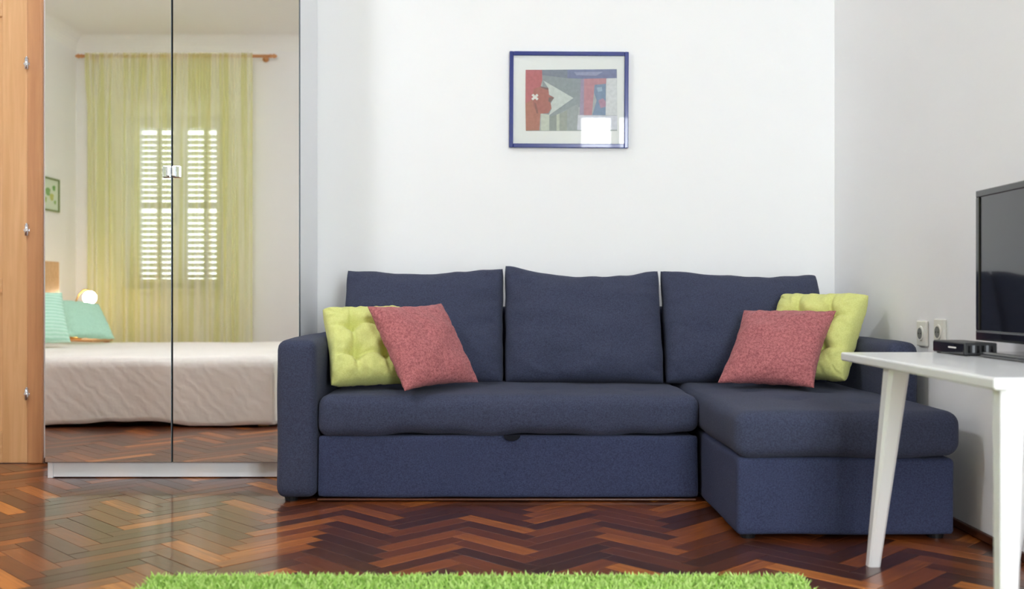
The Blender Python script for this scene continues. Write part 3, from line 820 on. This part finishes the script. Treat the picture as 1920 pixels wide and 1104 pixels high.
def socket(y, z, label):
    r = root('wall_socket', (XR, y, z - .045), label, 'socket', 'wall sockets beside the television')
    bm = bmesh.new(); bmbox(bm, (XR - .012, y - .043, z - .047), (XR - .0003, y + .043, z + .047), .005)
    me = mesh_of(bm, 'cover_plate', M['socket']); c = recenter(me); obj('cover_plate', me, r, c)
    bm = bmesh.new(); tube_bm(bm, [(XR - .0165, y, z), (XR - .0122, y, z)], [.026, .028], 28)
    me = mesh_of(bm, 'socket_rim', M['socket']); c = recenter(me); ri = obj('socket_rim', me, r, c)
    bm = bmesh.new(); tube_bm(bm, [(XR - .0172, y, z), (XR - .0166, y, z)], [.0205, .0205], 28)
    me = mesh_of(bm, 'socket_well', M['grey_plastic']); c = recenter(me); we = obj('socket_well', me, r, c)
    for dy in (-.009, .009):
        bm = bmesh.new(); tube_bm(bm, [(XR - .0178, y + dy, z), (XR - .0173, y + dy, z)], [.003, .003], 10)
        me = mesh_of(bm, 'pin_hole', M['socket_dark']); c = recenter(me); obj('pin_hole', me, we, c)
socket(3.655, .645, 'white wall socket nearer the sofa, above its armrest')
socket(3.505, .655, 'white wall socket nearer the television, behind the receiver box')

# ------------------------------------------------------------------ green shag rug
RX0, RX1, RY0, RY1 = -.985, .790, 1.42, 2.715
rug = root('shag_rug', ((RX0 + RX1) / 2, (RY0 + RY1) / 2, 0), 'bright green shaggy rug lying on the parquet in front of the sofa', 'rug')
box('rug_backing', (RX0 + .01, RY0 + .01, .0005), (RX1 - .01, RY1 - .01, .007), M['backing'], rug, bev=.003)
def pile():
    r = np.random.default_rng(3)
    n = 52000
    x = r.uniform(RX0 + .012, RX1 - .012, n); y = RY0 + .012 + (RY1 - RY0 - .024) * r.beta(1.5, .8, n)
    cl = (np.sin(x * 170) * np.sin(y * 150)) * .5
    hgt = r.uniform(.020, .034, n) * (1 + .12 * cl)
    a = r.uniform(0, 2 * np.pi, n); lean = r.uniform(.2, .9, n) * hgt
    dx, dy = np.cos(a) * lean, np.sin(a) * lean
    b = a + np.pi / 2 + r.normal(0, .5, n); wd_ = r.uniform(.0020, .0036, n)
    bx, by = np.cos(b) * wd_, np.sin(b) * wd_
    z0 = np.full(n, .004)
    P = np.empty((n, 5, 3))
    P[:, 0] = np.c_[x - bx, y - by, z0]; P[:, 1] = np.c_[x + bx, y + by, z0]
    P[:, 2] = np.c_[x + dx * .45 + bx, y + dy * .45 + by, hgt * .7]; P[:, 3] = np.c_[x + dx * .45 - bx, y + dy * .45 - by, hgt * .7]
    P[:, 4] = np.c_[x + dx, y + dy, hgt]
    P = P.reshape(-1, 3); base = np.arange(n) * 5
    me = bpy.data.meshes.new('pile')
    me.vertices.add(n * 5); me.vertices.foreach_set('co', P.ravel())
    li = np.empty((n, 7), dtype=np.int32); li[:, :4] = base[:, None] + np.array([0, 1, 2, 3]); li[:, 4:] = base[:, None] + np.array([3, 2, 4])
    me.loops.add(n * 7); me.loops.foreach_set('vertex_index', li.ravel())
    ls = np.empty((n, 2), dtype=np.int32); ls[:, 0] = np.arange(n) * 7; ls[:, 1] = ls[:, 0] + 4
    me.polygons.add(n * 2); me.polygons.foreach_set('loop_start', ls.ravel())
    me.update(calc_edges=True); me.validate()
    t = np.repeat(r.uniform(0, 1, n), 2).astype(np.float32)
    at = me.attributes.new('tone', 'FLOAT', 'FACE'); at.data.foreach_set('value', t)
    m, N, L, bs = nodemat('green_yarn'); bs.inputs['Roughness'].default_value = .8; bs.inputs['Specular IOR Level'].default_value = .2
    an = N.new('ShaderNodeAttribute'); an.attribute_name = 'tone'
    rp = N.new('ShaderNodeValToRGB'); rp.color_ramp.elements[0].color = lin((168, 210, 98)); rp.color_ramp.elements[1].color = lin((208, 236, 148))
    L.new(an.outputs['Fac'], rp.inputs[0]); L.new(rp.outputs[0], bs.inputs['Base Color'])
    me.materials.append(m)
    return me
obj('pile', pile(), rug, kind='stuff')

# ------------------------------------------------------------------ bed (seen in the mirror)
BX0, BX1, BY0, BY1, BZ = -3.645, -1.44, .66, 2.56, .415
bed = root('wooden_bed', ((BX0 + BX1) / 2, (BY0 + BY1) / 2, 0), 'low bed with a wooden headboard reflected in the wardrobe mirror', 'bed')
hb = box('headboard', (BX0 - .27, .50, .0), (BX0, BY1 + .08, 1.06), M['oak_h'], bed, bev=.008)
boxes('side_rail', [((BX0, BY0, .12), (BX1 - .03, BY0 + .028, .24))], M['oak_h'], bed)
boxes('side_rail', [((BX0, BY1 - .028, .12), (BX1 - .03, BY1, .24))], M['oak_h'], bed)
box('foot_rail', (BX1 - .03, BY0, .12), (BX1, BY1, .24), M['oak'], bed)
for x, y in ((BX1 - .09, BY0 + .03), (BX1 - .09, BY1 - .09), (BX0 + .02, BY0 + .03), (BX0 + .02, BY1 - .09)):
    box('leg', (x, y, 0), (x + .06, y + .06, .12), M['oak'], bed, bev=.004)
soft_box('mattress', (BX0 + .005, BY0 + .005, .20), (BX1 - .005, BY1 - .005, BZ - .012), .04, M['mattress'], bed, (24, 22, 6), wob=.002)
def bedspread():
    NX, NY = 90, 96
    r = .045; ov = .375                     # overhang
    lx, ly = BX1 - (BX0 + .02), BY1 - BY0
    def fold(s, L_):                         # s past the edge bends down
        e = s - (L_ - r)
        if e <= 0: return s, 0.0
        q = r * math.pi / 2
        if e < q: a = e / r; return L_ - r + (r + .012) * math.sin(a), r * (1 - math.cos(a))
        return L_ + .012, r + (e - q)
    verts, faces = [], []
    for i in range(NX + 1):
        s = i / NX * (lx + ov)
        x, dzx = fold(s, lx)
        for j in range(NY + 1):
            t = (j / NY * 2 - 1) * (ly / 2 + ov)
            y, dzy = fold(abs(t), ly / 2); y = math.copysign(y, t)
            dz = max(dzx, dzy); k = min(1, dz / .35)
            X = BX0 + .02 + x; Y = (BY0 + BY1) / 2 + y
            rip = k * (.009 * math.sin(X * 7 + 1.3) + .005 * math.sin(X * 15.3)) if dzy >= dzx else k * .014 * math.sin(Y * 8)
            hem = .012 * math.sin(X * 5.1 + .6) + .008 * math.sin(X * 11) + .016 * math.exp(-((X + 2.42) / .10) ** 2)
            if dzy >= dzx: Y += math.copysign(rip + .01 * k, y)
            else: X += rip * .4
            Z = BZ - dz + k * hem
            if dz < .02: Z += .008 * noise.noise(Vector((X * 3, Y * 3, 1)))
            verts.append((X, Y, max(.012, Z)))
    for i in range(NX):
        for j in range(NY):
            a = i * (NY + 1) + j; faces.append((a, a + NY + 1, a + NY + 2, a + 1))
    me = bpy.data.meshes.new('bedspread'); me.from_pydata(verts, [], faces); me.polygons.foreach_set('use_smooth', [True] * len(faces))
    me.materials.append(M['bedspread']); c = recenter(me)
    o = obj('bedspread', me, None, c, label='cream quilted bedspread hanging over the bed in the mirror', cat='bedspread')
    md = o.modifiers.new('thick', 'SOLIDIFY'); md.thickness = .008; md.offset = 1
bedspread()
def bed_pillow(BL, u, up, T, m, label, seed, group=None):
    return pillow('bed_pillow', BL, u, up, T, m, None, seed=seed, pw=.42, pinch=.05, wrinkle=.006, label=label, cat='pillow', group=group)
bed_pillow((-3.25, 1.15, .490), (.24, -.27, -.035), (-.27, -.16, .265), .13, M['mint'], 'plain mint pillow leaning back beside the globe lamp', 32, 'mint pillows on the bed')
bed_pillow((-3.32, 1.85, .465), (.30, -.25, .0), (-.20, -.10, .34), .13, M['mint_stripe'], 'striped mint pillow in front of the plain mint one', 31, 'mint pillows on the bed')
bed_pillow((-3.52, 1.25, .46), (.0, -.48, .0), (-.05, .0, .34), .08, M['pale_pillow'], 'pale sage pillow against the wooden headboard behind the mint ones', 33)

# bedside table and lamp
ns = root('bedside_table', (-3.66, .14, 0), 'small wooden bedside table between the bed and the window wall', 'bedside table')
box('top', (-3.90, -.06, .40), (-3.44, .36, .425), M['oak_h'], ns, bev=.004)
for x in (-3.88, -3.50):
    for y in (-.04, .30): box('leg', (x, y, 0), (x + .04, y + .04, .40), M['oak'], ns, bev=.003)
box('shelf', (-3.86, -.02, .15), (-3.48, .32, .168), M['oak_h'], ns, bev=.003)
lampr = root('globe_lamp', (-3.66, .20, .425), 'small bedside lamp with a glowing white globe on a bent stem', 'lamp')
tube('base', [(-3.66, .20, .4255), (-3.66, .20, .440), (-3.66, .20, .446)], [.06, .06, .05], M['brass'], lampr, 32)
gl = Vector((-3.53, .20, .772))
stem = [Vector((-3.66, .20, .446)), Vector((-3.67, .20, .60)), Vector((-3.655, .20, .72)), Vector((-3.62, .20, .80)), Vector((-3.58, .20, .838)), Vector((-3.545, .20, .838)), Vector((-3.532, .20, .824))]
tube('stem', stem, .006, M['brass'], lampr, 12)
ball('globe', gl, .055, emit('lit_opal_glass', (255, 232, 200), 30.0), lampr)

# unseen flush ceiling lamp, added to brighten the mirrored side of the room
cl = root('ceiling_lamp', (-2.0, 2.65, HC), 'round white glass lamp fixed to the middle of the ceiling', 'lamp')
tube('mounting_plate', [(-2.0, 2.65, HC - .0005), (-2.0, 2.65, HC - .022)], [.17, .17], M['steel'], cl, 40)
bm = bmesh.new(); prof = [(.0225, .19), (.045, .205), (.08, .195), (.115, .15), (.135, .08), (.14, .004)]
tube_bm(bm, [(-2.0, 2.65, HC - a) for a, b in prof], [b for a, b in prof], 40)
me = mesh_of(bm, 'shade', emit('lit_ceiling_glass', (240, 247, 255), 68.0), True); c = recenter(me); obj('shade', me, cl, c)

# curtain rods and curtains
def rod(x0, x1, z, label):
    y = YF + .12
    r = root('curtain_rod', ((x0 + x1) / 2, y, z), label, 'curtain rod', 'wooden curtain rods')
    tube('pole', [(x0 + .06, y, z), (x1 - .06, y, z)], .014, M['curtain_wood'], r)
    for xe, s in ((x0, 1), (x1, -1)):
        prof = [(0, .006), (.012, .014), (.03, .021), (.045, .012), (.055, .019), (.0605, .019)]
        tube('finial', [(xe + s * a, y, z) for a, b in prof], [b for a, b in prof], M['curtain_wood'], r)
        xb = xe + s * .13
        tube('bracket', [(xb, YF + .001, z), (xb, YF + .012, z), (xb, YF + .0125, z), (xb, y - .015, z)], [.028, .028, .010, .010], M['curtain_wood'], r)
def curtain(x0, x1, z, label, seed, folds):
    y = YF + .12; NX, NZ = 220, 40; zb = .06
    r = random.Random(seed); ph = [r.uniform(0, 6.28) for _ in range(6)]
    verts, faces = [], []
    for j in range(NZ + 1):
        k = j / NZ; zz = z + .02 + (zb - z - .02) * (k ** 1.15)
        for i in range(NX + 1):
            s = i / NX
            a = s * folds * 2 * math.pi + 2.6 * math.sin(s * 8.3 + ph[0]) + 1.2 * math.sin(s * 19 + ph[5])
            top = math.sin(s * folds * 4.4 * math.pi + ph[2])                       # tight gathers on the pole
            wv = (math.sin(a + .3 * math.sin(k * 3 + ph[1])) * .7 + .3 * math.sin(a * .47 + ph[2] + .5 * k)) * (.55 + .45 * math.sin(s * 6.7 + ph[3]))
            g = min(1, k * 5); wv = wv * g + top * (1 - g)
            amp = .008 + .060 * g
            if k < .04: amp *= .7
            xx = x0 + (x1 - x0) * (s + .006 * math.sin(s * 31 + ph[3]) * min(1, k * 5)) + .012 * k * math.sin(s * 11 + ph[4])
            off = -.006 * max(0, 1 - k * 9)
            verts.append((xx, y + .050 + wv * amp * 1.0 + off, zz))
    for j in range(NZ):
        for i in range(NX):
            a = j * (NX + 1) + i; faces.append((a, a + 1, a + NX + 2, a + NX + 1))
    me = bpy.data.meshes.new('curtain'); me.from_pydata(verts, [], faces); me.polygons.foreach_set('use_smooth', [True] * len(faces))
    me.materials.append(M['sheer']); c = recenter(me)
    return obj('sheer_curtain', me, None, c, label=label, cat='curtain', group='sheer lime curtains')
rod(-3.905, -2.10, 2.93, 'wooden curtain rod seen in the mirror above the shuttered window')
curtain(-3.80, -2.31, 2.93, 'sheer lime curtain drawn across the shuttered window in the mirror', 4, 13)
rod(-.45, 1.49, 2.93, 'wooden curtain rod above the open window behind the viewer')
curtain(-.25, .64, 2.93, 'sheer lime curtain pushed aside at the window behind the viewer', 9, 11)

# small picture on the left wall, seen in the mirror
sp = root('small_picture', (XL, .0, 1.51), 'small green framed picture on the wall above the bedside lamp', 'picture')
y0, y1, z0, z1 = -.14, .18, 1.51, 1.795; f = .014
for a, b in (((y0, z0), (y0 + f, z1)), ((y1 - f, z0), (y1, z1)), ((y0 + f, z0), (y1 - f, z0 + f)), ((y0 + f, z1 - f), (y1 - f, z1))):
    box('frame_bar', (XL + .0005, a[0], a[1]), (XL + .018, b[0], b[1]), M['green_frame'], sp, bev=.002)
box('mat_board', (XL + .0005, y0 + f, z0 + f), (XL + .006, y1 - f, z1 - f), mat('pale_green_paper', (222, 234, 214), .8, var=.03), sp, bev=0)
bm = bmesh.new(); cols = []
def sprig(cx, cz, s, col):
    n = 10; vs = [bm.verts.new((.0066, cx + s * math.cos(k / n * 6.283) * (1 + .3 * math.sin(k * 2.1)), cz + s * .8 * math.sin(k / n * 6.283))) for k in range(n)]
    bm.faces.new(vs); cols.append(lin(col))
for cx, cz, s, col in ((-.07, .06, .030, (120, 178, 96)), (-.03, -.02, .040, (196, 206, 120)), (.04, .02, .045, (140, 186, 116)), (.09, -.05, .03, (178, 200, 120)), (-.09, -.06, .022, (150, 190, 110))): sprig(cx, cz, s, col)
me = mesh_of(bm, 'print', M['print']); at = me.attributes.new('ink', 'FLOAT_COLOR', 'FACE'); at.data.foreach_set('color', [v for c in cols for v in c])
obj('print', me, sp, (XL, (y0 + y1) / 2, (z0 + z1) / 2))
print('planks', n_ind, len(rest), 'visible', sum(p[0] > 0 for p in planks))
